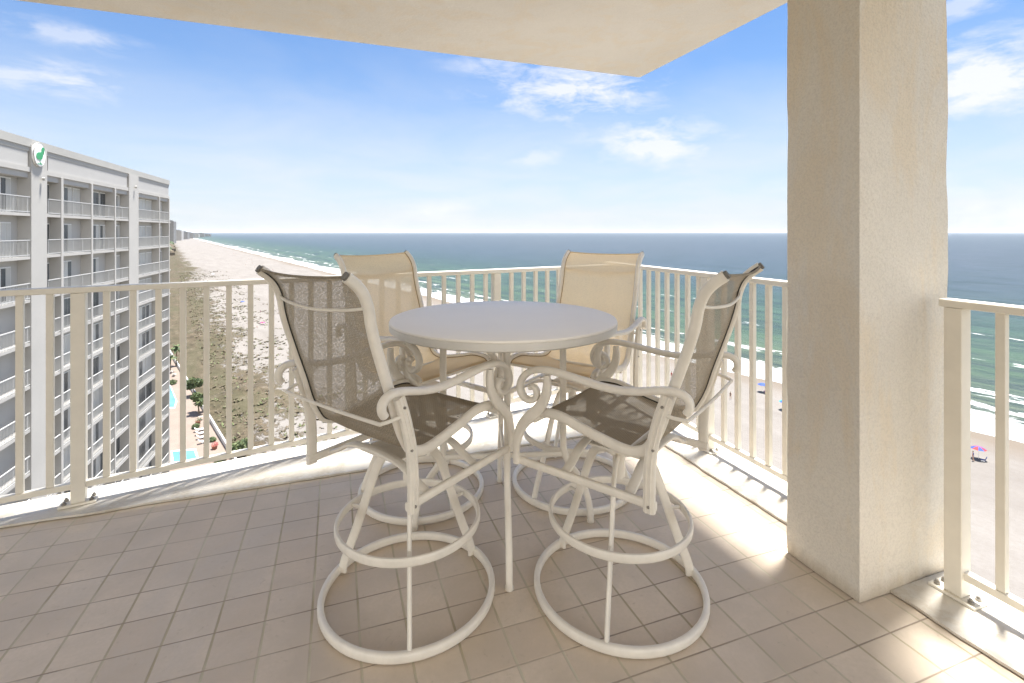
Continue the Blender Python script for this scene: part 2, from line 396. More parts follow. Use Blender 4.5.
# ---------------- railings
def railing(name, label, P0, U, lo_t, hi_t, ztop, bal, posts, out_side, group='white metal balcony railings'):
    """P0 + U*t is the centre line; bal and posts are lists of t"""
    ang = math.atan2(U.y, U.x); t0 = thing(name, label, 'railing', P0, ang, group)
    mb = MB(); mb.box(lo_t, -.030, ztop - .030, hi_t, .030, ztop); mb.build('top_rail', 'rail', t0, bevel=.004)
    mb = MB(); mb.box(lo_t, -.016, .092, min(hi_t, 1.2) if hi_t < 1.3 else hi_t, .016, .122); mb.build('bottom_rail', 'rail', t0, bevel=.003)
    for t in bal:
        if not (lo_t < t < hi_t): continue
        mb = MB(); mb.box(t - .0145, -.0125, .1225, t + .0145, .0125, ztop - .031); mb.build('baluster', 'rail', t0, bevel=.002)
    for t in posts:
        mb = MB(); mb.box(t - .029, -.029, .026, t + .029, .029, ztop - .031); p = mb.build('post', 'rail', t0, bevel=.003)
        mb = MB(); mb.box(t - .075, -.042, .015, t + .075, .042, .0255); bp = mb.build('base_plate', 'rail', t0, bevel=.002)
        for q in (-.055, .055):
            for s_ in (-1, 1):
                mb = MB(); mb.cyl((t + q, s_ * .022, .026), .011, .008, 6); mb.cyl((t + q, s_ * .022, .034), .006, .008, 8); mb.build('bolt', 'bolt', bp, smooth=False)
    return t0
pit = .0333 * LLEN
bal = [LLEN * .0875 + pit * k for k in range(-14, 34) if k not in (0, 22)]
railing('balcony_railing', 'long white metal balcony railing on the left, between the neighbouring tower and the table', L0, LU, -1.3, LLEN * tcorner - .031, 1.12, bal, [LLEN * .0875, LLEN * .8133], 1)
P = AN(RA, 0)
pn = an(CORNER)[1]
railing('balcony_railing', 'white metal railing running from the back corner to the far side of the column', P, NX, 1.626, pn + .03, 1.142, [1.96 + .11 * k for k in range(-3, 17) if abs(1.96 + .11 * k - 2.54) > .06], [2.54, pn], 1)
railing('balcony_railing', 'white metal railing at the right edge, in front of the column over the beach', P, NX, -.79, 1.246, 1.142, [1.065 - .111 * k for k in range(19)], [1.20], 1)

# ================================================================== STOOLS
def catm(p2, l, n=5): return smoothpath([(x, l, z) for x, z in p2], n)
RAILP = [(.262, .690), (.235, .705), (.158, .708), (.072, .687), (-.009, .669), (-.085, .655), (-.132, .655), (-.175, .672), (-.200, .705), (-.228, .765), (-.255, .850), (-.290, .950), (-.322, 1.045), (-.340, 1.11), (-.349, 1.160), (-.366, 1.205), (-.392, 1.238), (-.428, 1.266)]
ARMP = [(-.326, .838), (-.336, .856), (-.334, .878), (-.316, .894), (-.285, .899), (-.240, .893), (-.177, .878), (-.106, .868), (-.032, .868), (.05, .876), (.13, .884), (.20, .885), (.255, .872), (.295, .842), (.311, .805), (.300, .772), (.270, .757), (.242, .768), (.232, .793), (.245, .812), (.264, .806)]
FPOST = [(.190, .866), (.188, .83), (.196, .785), (.226, .735), (.272, .690), (.308, .645), (.328, .59), (.332, .55), (.330, .500)]
RPOST = [(-.266, .880), (-.248, .83), (-.230, .77), (-.214, .70), (-.206, .62), (-.205, .55), (-.205, .492)]
def make_stool(label, sl):
    t = thing('bar_stool', label, 'bar stool', group='sling bar stools around the round table')
    # base
    mb = MB(); ring = [(math.cos(2 * math.pi * k / 64) * .322, math.sin(2 * math.pi * k / 64) * .322, .019) for k in range(64)]
    mb.sweep(ring, (0, 0, 1), .034, .024, 12, True, 3.2); mb.build('base_ring', 'frame', t, smooth=True)
    mb = MB(); ring = [(math.cos(2 * math.pi * k / 64) * .268, math.sin(2 * math.pi * k / 64) * .268, .290) for k in range(64)]
    mb.sweep(ring, (0, 0, 1), .032, .016, 12, True, 3.2); mb.build('footrest_ring', 'frame', t, smooth=True)
    for ang in (-12, 108, 228):
        c, s = math.cos(R(ang)), math.sin(R(ang))
        pts = smoothpath([(r * c, r * s, z) for r, z in ((.02, .528), (.07, .530), (.105, .518), (.135, .48), (.165, .41), (.205, .30), (.245, .19), (.285, .09), (.303, .035), (.305, .012))], 5)
        mb = MB(); mb.sweep(pts, (-s, c, 0), .017, .036, 12, False, 3.0)
        lg = mb.build('leg', 'frame', t, smooth=True)
        mb = MB(); mb.sweep([(.215 * c, .215 * s, .292), (.258 * c, .258 * s, .292)], (0, 0, 1), .014, .014, 8); mb.build('spacer', 'frame', lg)
    mb = MB(); mb.cyl((0, 0, .44), .024, .10, 20); mb.cyl((0, 0, .54), .05, .02, 24); mb.build('swivel_hub', 'frame', t, smooth=True)
    mb = MB(); mb.box(-.12, -.10, .561, .12, .10, .569); mb.build('swivel_plate', 'frame', t, bevel=.003)
    for x in (.125, -.125):
        pts = smoothpath([(x, .278, .512), (x, .22, .535), (x, .14, .575), (x, .0, .590), (x, -.14, .575), (x, -.22, .535), (x, -.278, .512)], 6)
        mb = MB(); mb.sweep(pts, (1, 0, 0), .036, .016, 10, False, 3); mb.build('cross_brace', 'frame', t, smooth=True)
    for s in (1, -1):
        mb = MB(); mb.sweep(catm(RAILP, s * .248), (0, 1, 0), .026, .036, 14, False, 2.6); sr = mb.build('sling_rail', 'frame', t, smooth=True)
        # open tube end with its dark plug
        mb = MB(); p0, p1 = Vector((-.428, s * .248, 1.266)), Vector((-.436, s * .248, 1.2718)); mb.sweep([p0, p1], (0, 1, 0), .018, .026, 12, False, 2.6); mb.build('end_plug', 'dark', sr)
        mb = MB(); mb.sweep(catm(RPOST, s * .288), (0, 1, 0), .022, .040, 14, False, 3.4)
        for dx in (-.0075, .0075):
            mb.sweep([p + Vector((dx, s * .011, 0)) for p in catm(RPOST, s * .288)], (0, 1, 0), .006, .007, 6)
        rp = mb.build('rear_post', 'frame', t, smooth=True)
        for bx_, bz_ in ((-.222, .70), (-.252, .845), (-.207, .514)):
            mb = MB(); mb.sweep([(bx_, s * .296, bz_), (bx_, s * .3035, bz_)], (0, 0, 1), .009, .009, 8); mb.build('bolt', 'bolt', rp)
        mb = MB(); mb.sweep([(-.225, s * .282, .514), (0, s * .282, .514), (.338, s * .282, .512)], (0, 1, 0), .022, .030, 12, False, 3); mb.build('side_bar', 'frame', t, smooth=True)
        fl = lambda u: .020 + .012 * min(1, max(0, math.sin(math.pi * min(1, max(0, (u - .18) / .6)))))
        mb = MB(); mb.sweep(catm(ARMP, s * .293, 6), (0, 1, 0), lambda u: .030 + .008 * math.sin(math.pi * u) ** 2, lambda u: .026 if u < .72 else .026 - .008 * (u - .72) / .28, 14, False, 2.3)
        mb.build('armrest', 'frame', t, smooth=True)
        mb = MB(); mb.sweep(catm(FPOST, s * .290, 6), (0, 1, 0), .024, lambda u: .024 + .020 * math.sin(math.pi * min(1, u * 1.1)) if u < .9 else .028, 14, False, 2.8)
        # small inner scroll of the post
        mb.build('front_post', 'frame', t, smooth=True)
    mb = MB(); mb.sweep([(.25, -.285, .683), (.25, .285, .683)], (0, 0, 1), .022, .020, 10); mb.build('front_brace', 'frame', t, smooth=True)
    mb = MB(); mb.sweep([(-.10, -.25, .636), (-.10, .25, .636)], (0, 0, 1), .022, .018, 10); mb.build('seat_brace', 'frame', t, smooth=True)
    mb = MB(); mb.sweep(smoothpath([(-.358, -.246, 1.166), (-.372, -.16, 1.154), (-.382, 0, 1.146), (-.372, .16, 1.154), (-.358, .246, 1.166)], 5), (0, 0, 1), .011, .011, 8); mb.build('back_rod', 'frame', t, smooth=True)
    mb = MB(); mb.sweep(smoothpath([(-.245, -.288, .822), (-.272, -.288, .815), (-.315, -.270, .808), (-.322, -.24, .806), (-.325, 0, .804), (-.322, .24, .806), (-.315, .270, .808), (-.272, .288, .815), (-.245, .288, .822)], 5), (0, 0, 1), .012, .012, 8); mb.build('rear_rod', 'frame', t, smooth=True)
    # sling: one cloth sheet from the front of the seat to the top of the back
    path = smoothpath([(x, 0, z) for x, z in RAILP], 5); NP = len(path); nu = 15
    arc = [0]
    for i in range(1, NP): arc.append(arc[-1] + (path[i] - path[i - 1]).length)
    vs = []; uv = []; fs = []
    for i, p in enumerate(path):
        T = (path[min(i + 1, NP - 1)] - path[max(i - 1, 0)]).normalized(); Nn = Vector((-T.z, 0, T.x)); Nn = -Nn if Nn.z < 0 and i < NP * .3 else Nn
        u_ = arc[i] / arc[-1]
        for k in range(nu):
            l = -1 + 2 * k / (nu - 1); sag = (1 - l * l)
            if p.x > -.13 and u_ < .45: q = p + Vector((0, 0, -.020 * sag * min(1, arc[i] / .05)))
            else: q = p + Vector((-.016 * sag, 0, -.009 * sag * max(0, (u_ - .8) / .2)))
            vs.append((q.x, l * .236, q.z)); uv.append((l * .236 + 1, arc[i] + 1))
    for i in range(NP - 1):
        for k in range(nu - 1): fs.append((i * nu + k, i * nu + k + 1, (i + 1) * nu + k + 1, (i + 1) * nu + k))
    mb = MB(); mb.add(vs, fs); so_ = mb.build('sling', sl, t, smooth=True)
    ul = so_.data.uv_layers.new(name='uv')
    for p in so_.data.polygons:
        for li in p.loop_indices: ul.data[li].uv = uv[so_.data.loops[li].vertex_index]
    so_.data.update()
    for s in (1, -1):
        mb = MB(); mb.sweep([Vector((p.x, s * .2355, p.z)) for p in path], (0, 1, 0), .006, .009, 6); mb.build('edge_cord', 'black' if sl == 'sling_brown' else 'sling_edge', so_, smooth=True)
    mb = MB(); tp = [(x - .001, y, z + .0) for x, y, z in vs[-nu:]]; mb.sweep(tp, (0, 0, 1), .009, .009, 8); mb.build('top_hem', sl + '_hem', so_, smooth=True)
    return t
M['sling_edge'] = simple('sunlit_edge', (.36, .27, .16), .8)  # edge and hem tones match the sling with painted-in sunlight
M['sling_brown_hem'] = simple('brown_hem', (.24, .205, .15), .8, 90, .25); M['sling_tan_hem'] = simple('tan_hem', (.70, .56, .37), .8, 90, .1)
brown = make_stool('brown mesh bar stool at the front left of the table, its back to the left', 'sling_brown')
tan = make_stool('mesh bar stool coloured sunlit tan behind the table on the left, facing the camera', 'sling_tan')
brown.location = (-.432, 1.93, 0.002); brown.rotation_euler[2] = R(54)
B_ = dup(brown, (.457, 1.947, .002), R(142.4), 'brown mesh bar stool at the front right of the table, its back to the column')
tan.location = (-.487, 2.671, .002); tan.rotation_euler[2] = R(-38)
dup(tan, (.336, 2.749, .002), R(-124.3), 'mesh bar stool coloured sunlit tan behind the table on the right, near the railing corner')

BASE = ('base_ring', 'footrest_ring', 'leg', 'swivel_hub')
def shift_base(root, wx, wy):
    a = -root.rotation_euler[2]; dx, dy = wx * math.cos(a) - wy * math.sin(a), wx * math.sin(a) + wy * math.cos(a)
    for ch in root.children:
        if ch.name.split('.')[0] in BASE: ch.location.x += dx; ch.location.y += dy
shift_base(brown, .032, -.012); shift_base(B_, -.037, -.008)

# ================================================================== TABLE
TB = thing('bar_table', 'round white bar height table with four curved legs between the stools', 'table', (-.04, 2.35, 0), R(0))
def lathe(prof, n=96):
    mb = MB(); N = len(prof)
    vs = [(r * math.cos(2 * math.pi * k / n), r * math.sin(2 * math.pi * k / n), z) for r, z in prof for k in range(n)]
    fs = [(i * n + k, i * n + (k + 1) % n, (i + 1) * n + (k + 1) % n, (i + 1) * n + k) for i in range(N - 1) for k in range(n)]
    fs.append(tuple(range(n))[::-1]); fs.append(tuple((N - 1) * n + k for k in range(n))); mb.add(vs, fs); return mb
lathe([(.50, .952), (.522, .952), (.530, .958), (.532, .980), (.530, .986)]).build('rim', 'rim', TB, smooth=True)
lathe([(.529, .9865), (.531, .990), (.528, .996), (.520, .999), (.30, .9992), (.05, .9993)]).build('tabletop', 'table', TB, smooth=True)
for ang in (-86, 4, 94, 184):
    c, s = math.cos(R(ang)), math.sin(R(ang))
    pts = smoothpath([(r * c, r * s, z) for r, z in ((.286, .955), (.286, .85), (.286, .6), (.286, .42), (.290, .35), (.312, .295), (.350, .24), (.385, .18), (.408, .11), (.418, .05), (.420, .004))], 6)
    mb = MB(); mb.sweep(pts, (-s, c, 0), .028, .032, 14, False, 2.6); lg = mb.build('leg', 'frame', TB, smooth=True)
    mb = MB(); mb.cyl((.420 * c, .420 * s, .0015), .017, .012, 16); mb.build('foot', 'frame', lg, smooth=True)
for ang in (4, 94):
    c, s = math.cos(R(ang)), math.sin(R(ang)); z = .335 if ang == 4 else .36
    mb = MB(); mb.sweep([(-.28 * c, -.28 * s, z), (.28 * c, .28 * s, z)], (0, 0, 1), .026, .018, 10, False, 3); mb.build('stretcher', 'frame', TB, smooth=True)
    mb = MB(); mb.sweep([(-.30 * c, -.30 * s, z + .595 - (z - .335)), (.30 * c, .30 * s, z + .595 - (z - .335))] if ang == 4 else [(-.30 * c, -.30 * s, .905), (.30 * c, .30 * s, .905)], (0, 0, 1), .028, .02, 10, False, 3); mb.build('top_brace', 'frame', TB, smooth=True)

# ================================================================== NEIGHBOURING TOWER
GD = Vector((-.326, .9455, 0)).normalized(); GN = Vector((.9455, .326, 0)).normalized()
BO = Vector((-33.3, 38.0, 0))                       # local x runs along the facade, local y into the building
bang = math.atan2(GD.y, GD.x)
BT = thing('apartment_tower', 'tall white apartment tower with stacked balconies and a green bird sign on its parapet', 'building', BO, bang)
# local frame: x along facade (away from us), y = left of it = into the building (-GN)
LV = [2.61 - 2.79 * k for k in range(15)]
T0, T1, DEP = -16.0, 20.6, 14.0
REC = .62
bays = [(-16, -11.4, 'n'), (-11.2, -6.5, 'n'), (-4.45, -2.85, 's'), (-2.60, 1.65, 'n'), (1.88, 5.95, 'n'), (6.18, 9.0, 's'), (11.4, 17.2, 'f'), (17.4, 20.5, 'f')]
mb = MB(); mb.box(T0, REC, GZ, T1 - .2, DEP, 5.6); mb.box(T0, .06, 4.9, T1 - .05, REC - .002, 5.6); mb.build('wall', 'bld', BT)
mb = MB(); mb.box(T0 - .1, -.06, 6.9, T1 + .1, DEP + .1, 7.42); mb.box(T0 - .05, .0, 6.62, T1 + .05, .3, 6.898); mb.build('roof', 'bldtrim', BT)
mb = MB()
for x0, x1 in ((T0, -6.62), (-4.3, 8.85), (11.55, T1)):
    mb.box(x0, .03, 5.602, x1, .5, 6.618)
mb.build('parapet', 'bldgrey', BT)
mb = MB(); mb.box(T0, -.05, 5.28, T1 + .05, .06 - .002, 5.598); mb.build('cornice', 'bld', BT)
for (x0, x1) in ((-6.5, -4.7), (9.0, 11.3)):
    mb = MB(); mb.box(x0, -.10, GZ, x1, REC - .004, 7.05 if x0 < 0 else 6.9); mb.build('pilaster', 'bld', BT)
for x0, x1 in ((-11.4, -11.2), (-2.85, -2.60), (1.65, 1.88), (5.95, 6.18), (17.2, 17.4), (20.4, 20.6)):
    mb = MB(); mb.box(x0 - .02, -.09, GZ, x1 + .02, REC - .003, 5.27); mb.build('pier', 'bld', BT)
spans = ((T0, -6.502), (-4.698, 8.998), (11.302, T1 + .3))
for k, z in enumerate(LV):
    mb = MB()
    for a_, b_ in spans: mb.box(a_, -.05, z - .18, b_, REC - .005, z - .0)
    mb.build('floor_slab', 'bld', BT)
rb = random.Random(11)
def bay_rail(x0, x1, z, parent):
    mb = MB(); y = -.03
    mb.box(x0, y - .03, z + 1.02, x1, y + .03, z + 1.08); mb.box(x0, y - .02, z + .07, x1, y + .02, z + .12)
    nn = int((x1 - x0) / .13)
    for i in range(nn + 1):
        x = x0 + (x1 - x0) * i / nn; wd = .05 if i % 11 == 0 else .019
        mb.box(x - wd / 2, y - .012, z + .0, x + wd / 2, y + .012, z + 1.02)
    mb.build('balcony_railing', 'bldrail', parent)
for k, z in enumerate(LV):
    top = z + 2.55
    for bi, (x0, x1, ty) in enumerate(bays):
        if k <= 10:
            bay_rail(x0 + .025, x1 - .025, z, BT)
        if k > 10 or bi == 0: continue
        # window or sliding door on the back wall of the balcony
        mb = MB(); y = REC - .012; q = rb.random()
        if ty == 's': ws = [(x0 + .25, min(x0 + 1.45, x1 - .1))] + ([(x0 + 1.6, x1 - .25)] if x1 - x0 > 2.4 else [])
        elif ty == 'f': ws = [(x0 + .3, x0 + .31 * (x1 - x0)), (x0 + .37 * (x1 - x0), x0 + .63 * (x1 - x0)), (x0 + .69 * (x1 - x0), x1 - .3)]
        else: ws = [(x0 + .5, x0 + 1.5), (x0 + 1.65, x0 + 2.65)] + ([(x0 + 3.0, x0 + 3.9)] if rb.random() < .6 else [])
        for a_, b_ in ws:
            mb.box(a_ - .06, y - .03, z + .02, b_ + .06, y, z + 2.2, 0)
            mid = (a_ + b_) / 2; lt = .6 if ty != 'f' or k > 3 else .1; g = 1 if rb.random() < lt else 2
            mb.box(a_, y - .05, z + .1, mid - .03, y - .032, z + 2.12, g); mb.box(mid + .03, y - .05, z + .1, b_, y - .032, z + 2.12, 1 if rb.random() < lt - .15 else 2)
        mb.build('window', ['winframe', 'glass', 'glassl'], BT)
    # furniture-height clutter is too small to read; partition walls between bays
# corner return balcony bulge at the sea end
mb = MB()
for k, z in enumerate(LV[:4]): mb.box(T1 + .301, .05, z - .17, T1 + .8, 3.0, z - .01)
mb.build('corner_slab', 'bld', BT)
# sign: white oval with a green standing bird
sg = thing('sign_dummy', 'x', 'x'); bpy.data.objects.remove(sg)
mb = MB(); ov = [(-5.86 + .66 * math.cos(2 * math.pi * k / 40), 6.50 + .76 * math.sin(2 * math.pi * k / 40)) for k in range(40)]
vs = [(x, -.11, z) for x, z in ov] + [(x, -.25, z) for x, z in ov]
mb.add(vs, [tuple(range(40)), tuple(range(79, 39, -1))] + [(k, (k + 1) % 40, 40 + (k + 1) % 40, 40 + k) for k in range(40)])
sign = mb.build('sign', 'white', BT, label='white oval sign with a green bird')
rim = [(x, -.235, z) for x, z in ov]
mb = MB(); mb.sweep(rim, (0, 1, 0), .05, .05, 6, True); mb.build('sign_rim', 'bldtrim', sign)
def plate(mb, pts, y0=-.252, y1=-.275):
    n = len(pts); mb.add([(x, y0, z) for x, z in pts] + [(x, y1, z) for x, z in pts], [tuple(range(n)), tuple(range(2 * n - 1, n - 1, -1))] + [(k, (k + 1) % n, n + (k + 1) % n, n + k) for k in range(n)])
mb = MB(); bx, bz = -5.86, 6.47
body = [(-.30, -.12), (-.26, .08), (-.12, .20), (.02, .22), (.10, .30), (.10, .48), (.14, .60), (.22, .66), (.30, .62), (.32, .50), (.26, .10), (.22, .36), (.20, .12), (.20, -.05), (.14, -.25), (.0, -.36), (-.16, -.36), (-.26, -.28)]
plate(mb, [(bx + x * 1.5, bz + z * .86) for x, z in body])
mb.sweep([(bx - .02, -.263, bz - .29), (bx + .0, -.263, bz - .50), (bx + .14, -.263, bz - .52)], (0, 1, 0), .02, .06, 6)
mb.sweep([(bx - .28, -.263, bz - .58), (bx + .26, -.263, bz - .58)], (0, 1, 0), .02, .05, 6)
mb.build('bird_emblem', 'green', sign)
mb = MB(); mb.sweep([(-5.42, -.19, 4.95), (-5.42, -.34, 4.95)], (0, 0, 1), .22, .22, 12); mb.build('lamp', 'bldtrim', BT)
mb = MB(); mb.sweep([(10.2, -.19, 5.75), (10.2, -.34, 5.75)], (0, 0, 1), .25, .25, 12); mb.build('lamp', 'bldtrim', BT)

# ================================================================== SHORE  (local x = p across the shore, local y = q along it)
SH = R(35)
PX = Vector((math.cos(SH), math.sin(SH), 0)); QX = Vector((-math.sin(SH), math.cos(SH), 0))
def G(px, py, z=0):
    """world point on the ground (plus z) from which the light reached pixel px, py"""
    Y = 493 * (EYE - GZ - z) / (py - 232); return Vector(((px - 512) / 493 * Y, Y, GZ + z))
def PQ(v): return v.dot(PX), v.dot(QX)
def sand_mat():
    m, t, b, tcn = newmat('sand'); o = tcn.outputs['Object']
    s = nd(t, 'ShaderNodeSeparateXYZ'); t.links.new(o, s.inputs[0]); p, q = s.outputs[0], s.outputs[1]
    n1 = noise(t, scaled(t, o, (1, .45, 1)), .045, 9, .66, .4); n2 = noise(t, scaled(t, o, (1, .5, 1)), .42, 10, .78, .5); n3 = noise(t, o, 1.5, 6, .7)
    n4 = noise(t, scaled(t, o, (1, .25, 1)), .12, 6, .65, .6)
    sand = mixc(t, ramp(t, n4, [(.35, 0), (.7, 1)]), (.21, .194, .178), (.165, .15, .136))
    sand = mixc(t, ramp(t, n3, [(.35, .35), (.65, 0)]), sand, (.15, .132, .112))
    # wet sand by the water
    wet = nd(t, 'ShaderNodeMapRange', ins={1: 118., 2: 129., 3: 0, 4: 1}); t.links.new(mth(t, 'ADD', p, mth(t, 'MULTIPLY', mth(t, 'SUBTRACT', n1, .5), 22)), wet.inputs[0])
    sand = mixc(t, wet.outputs[0], sand, (.15, .125, .10))
    # dune plants: solid inland, breaking up towards the beach
    edge = mth(t, 'ADD', 34.0, mth(t, 'MULTIPLY', mth(t, 'SUBTRACT', n1, .5), 60))
    v = nd(t, 'ShaderNodeMapRange', ins={1: -4., 2: 26., 3: 0, 4: 1}); t.links.new(mth(t, 'SUBTRACT', edge, p), v.inputs[0])
    thr = mth(t, 'ADD', mth(t, 'MULTIPLY', v.outputs[0], .42), mth(t, 'SUBTRACT', n2, .70))
    vm = ramp(t, mth(t, 'ADD', thr, .0), [(.0, 0), (.05, 1)])
    vm = mth(t, 'MULTIPLY', vm, ramp(t, v.outputs[0], [(.0, 0), (.04, 1)]))
    veg = ramp(t, n2, [(.36, (.022, .019, .012)), (.46, (.078, .060, .038)), (.56, (.125, .098, .066)), (.68, (.19, .16, .125)), (.8, (.09, .066, .048))])
    veg = mixc(t, ramp(t, n3, [(.38, .7), (.6, 0)]), veg, (.045, .038, .024))
    gr = ramp(t, n4, [(.42, 0), (.62, .7)]); veg = mixc(t, gr, veg, (.068, .064, .036))
    c = mixc(t, vm, sand, veg); t.links.new(c, b.inputs['Base Color'])
    b.inputs['Roughness'].default_value = .9; b.inputs['Specular IOR Level'].default_value = .15
    bump(t, b, mth(t, 'ADD', n3, mth(t, 'MULTIPLY', vm, .8)), .6, .25); return m
M['sand'] = sand_mat()
def sea_mat():
    m, t, b, tcn = newmat('sea'); o = tcn.outputs['Object']
    s = nd(t, 'ShaderNodeSeparateXYZ'); t.links.new(o, s.inputs[0]); p = s.outputs[0]
    n1 = noise(t, scaled(t, o, (1, .35, 1)), .02, 6, .6, .4)
    pw = mth(t, 'ADD', p, mth(t, 'MULTIPLY', mth(t, 'SUBTRACT', n1, .5), 60))
    f = nd(t, 'ShaderNodeMapRange', ins={1: 130., 2: 930., 3: 0, 4: 1}); t.links.new(pw, f.inputs[0])
    c = ramp(t, f.outputs[0], [(0, (.17, .15, .115)), (.025, (.09, .11, .07)), (.07, (.052, .088, .046)), (.17, (.036, .070, .046)), (.27, (.032, .056, .058)), (.45, (.040, .058, .074)), (1, (.052, .064, .082))])
    sw = noise(t, scaled(t, o, (1, .16, 1)), .11, 7, .66, .8); sw2 = noise(t, scaled(t, o, (1, .3, 1)), .02, 7, .7, .5)
    c = mixc(t, ramp(t, sw, [(.40, 1), (.56, 0)]), c, mixc(t, .85, c, (.015, .03, .028)))
    c = mixc(t, ramp(t, sw2, [(.35, .5), (.6, 0)]), c, mixc(t, .5, c, (.02, .035, .05)))
    # foam: swash at the edge, broken bars further out
    ff = noise(t, scaled(t, o, (1, .30, 1)), .16, 8, .72, .9)
    e1 = nd(t, 'ShaderNodeMapRange', ins={1: 131., 2: 160., 3: .44, 4: -.05}); t.links.new(pw, e1.inputs[0])
    def bar(c0, wd, k):
        d = mth(t, 'ABSOLUTE', mth(t, 'SUBTRACT', pw, c0)); n = nd(t, 'ShaderNodeMapRange', ins={1: 0., 2: wd, 3: k, 4: -.12}); t.links.new(d, n.inputs[0]); return n.outputs[0]
    e = mth(t, 'MAXIMUM', e1.outputs[0], mth(t, 'MAXIMUM', bar(166, 8, .14), mth(t, 'MAXIMUM', bar(205, 9, .10), bar(262, 8, .07))))
    fm = ramp(t, mth(t, 'ADD', ff, e), [(.62, 0), (.67, 1)])
    cap = ramp(t, noise(t, scaled(t, o, (1, .35, 1)), .09, 9, .8, .4), [(.735, 0), (.76, .8)])
    fm = mth(t, 'MAXIMUM', fm, cap)
    c = mixc(t, fm, c, (.46, .47, .46)); t.links.new(c, b.inputs['Base Color'])
    t.links.new(mth(t, 'ADD', mth(t, 'MULTIPLY', fm, .5), .32), b.inputs['Roughness']); b.inputs['IOR'].default_value = 1.33; b.inputs['Specular IOR Level'].default_value = .22
    h = mth(t, 'ADD', mth(t, 'MULTIPLY', sw, 1.4), mth(t, 'MULTIPLY', noise(t, scaled(t, o, (1, .4, 1)), .9, 6, .65, .5), .35))
    bump(t, b, h, .8, 1.2); return m
M['sea'] = sea_mat()
def grid_strip(xs, ys, z, f=None):
    vs = []; fs = []; nx, ny = len(xs), len(ys)
    for j, y in enumerate(ys):
        for i, x in enumerate(xs):
            q = f(x, y) if f else (x, y, z); vs.append(q)
    for j in range(ny - 1):
        for i in range(nx - 1): fs.append((j * nx + i, j * nx + i + 1, (j + 1) * nx + i + 1, (j + 1) * nx + i))
    return vs, fs
def dune_h(p, q):
    k = max(0, min(1, (p - 6) / 8)) * max(0, min(1, (62 - p) / 25))
    if not (0 < p < 70): return 0
    return k * (1.1 + 1.5 * mnoise.noise(Vector((p * .05, q * .035, 0))) + .8 * mnoise.noise(Vector((p * .16, q * .12, 4))))
xs = [-30000, -400, -60, 0, 6] + [8 + 2 * k for k in range(32)] + [80, 100, 120, 140, 200, 400]; ys = [-20000, -600, -100] + [-60 + 4 * k for k in range(150)] + [560 + 20 * k for k in range(30)] + [1400, 2200, 4000, 9000, 30000]
vs, fs = grid_strip(xs, ys, 0, lambda x, y: (x, y, GZ + dune_h(x, y) * max(0, min(1, (1100 - y) / 300))))
mb = MB(); mb.add(vs, fs); struct(mb.build('beach', 'sand', rotz=SH, smooth=True))
def shore(q):
    far = max(0, q - 1500)
    return 131 + 4 * mnoise.noise(Vector((q * .012, 0, 0))) + 2.0 * mnoise.noise(Vector((q * .05, 3, 0))) + .7 * mnoise.noise(Vector((q * .2, 5, 0))) + (.00008 * far * far if far < 4000 else 1280 + (far - 4000) * .6) * 0
ys = [-15000, -1000] + [-200 + 3 * k for k in range(400)] + [1000 + 40 * k for k in range(60)] + [3600, 4500, 6000, 9000, 14000, 40000]
vs = []; fs = []
cols = [0, 12, 60, 300, 1500, 8000, 45000]
for q in ys:
    s0 = shore(q)
    for j, c_ in enumerate(cols): vs.append((s0 + c_, q, GZ + (.02 if j == 0 else .10)))
nc = len(cols)
for i in range(len(ys) - 1):
    for j in range(nc - 1): fs.append((i * nc + j, i * nc + j + 1, (i + 1) * nc + j + 1, (i + 1) * nc + j))
mb = MB(); mb.add(vs, fs); struct(mb.build('sea', 'sea', rotz=SH, smooth=True))

# ---------------- pool deck
w0, w1 = G(236, 472), G(160, 340)
wd_ = (w1 - w0).normalized(); wl = Vector((-wd_.y, wd_.x, 0))       # wl points inland
q0 = w0 - wd_ * 40; q1 = w1 + wd_ * 30
mb = MB(); poly = [q0, q1, q1 + wl * 45, q0 + wl * 45]; mb.prism([(p.x, p.y) for p in poly], GZ - .5, GZ + 1.0); struct(mb.build('pool_deck', 'pave'))
DZ = 1.0
mb = MB(); off = -wl * .3
poly = [q0, q1, q1 + off, q0 + off]; mb.prism([(p.x, p.y) for p in poly], GZ - .5, GZ + 1.9)
tag(mb.build('garden_wall', 'bldrail'), 'low white wall between the pink pool deck and the dunes', 'wall')
def Gd(px, py): return G(px, py, DZ)
def patch(name, pts, mat, z0, z1, st=True):
    c = sum(pts, Vector()) / len(pts); mb = MB(); mb.prism([(p.x - c.x, p.y - c.y) for p in pts], z0, z1)
    return mb.build(name, mat, loc=(c.x, c.y, 0))
pl = [Gd(167.6, 380), Gd(176, 401), Gd(174, 407.5), Gd(140, 407.5), Gd(140, 380)]
patchc = thing('swimming_pool', 'blue swimming pool with a pale coping on the pink deck', 'pool', (sum(pl, Vector()) / 5).xy.to_3d())
c_ = sum(pl, Vector()) / 5
mb = MB(); mb.prism([((p.x - c_.x) * 1.06, (p.y - c_.y) * 1.06) for p in pl], GZ + DZ + .004, GZ + DZ + .06); mb.build('coping', 'white', patchc)
mb = MB(); mb.prism([(p.x - c_.x, p.y - c_.y) for p in pl], GZ + DZ + .0605, GZ + DZ + .07); mb.build('water', 'pool', patchc)
kp = [Gd(171, 452), Gd(196, 450), Gd(199, 462), Gd(171, 465)]; c_ = sum(kp, Vector()) / 4
sp = thing('hot_tub', 'small square shallow pool with a pale green rim in front of the tan paving', 'pool', (c_.x, c_.y, 0))
mb = MB(); mb.prism([(p.x - c_.x, p.y - c_.y) for p in kp], GZ + DZ + .004, GZ + DZ + .25); mb.build('coping', 'white', sp)
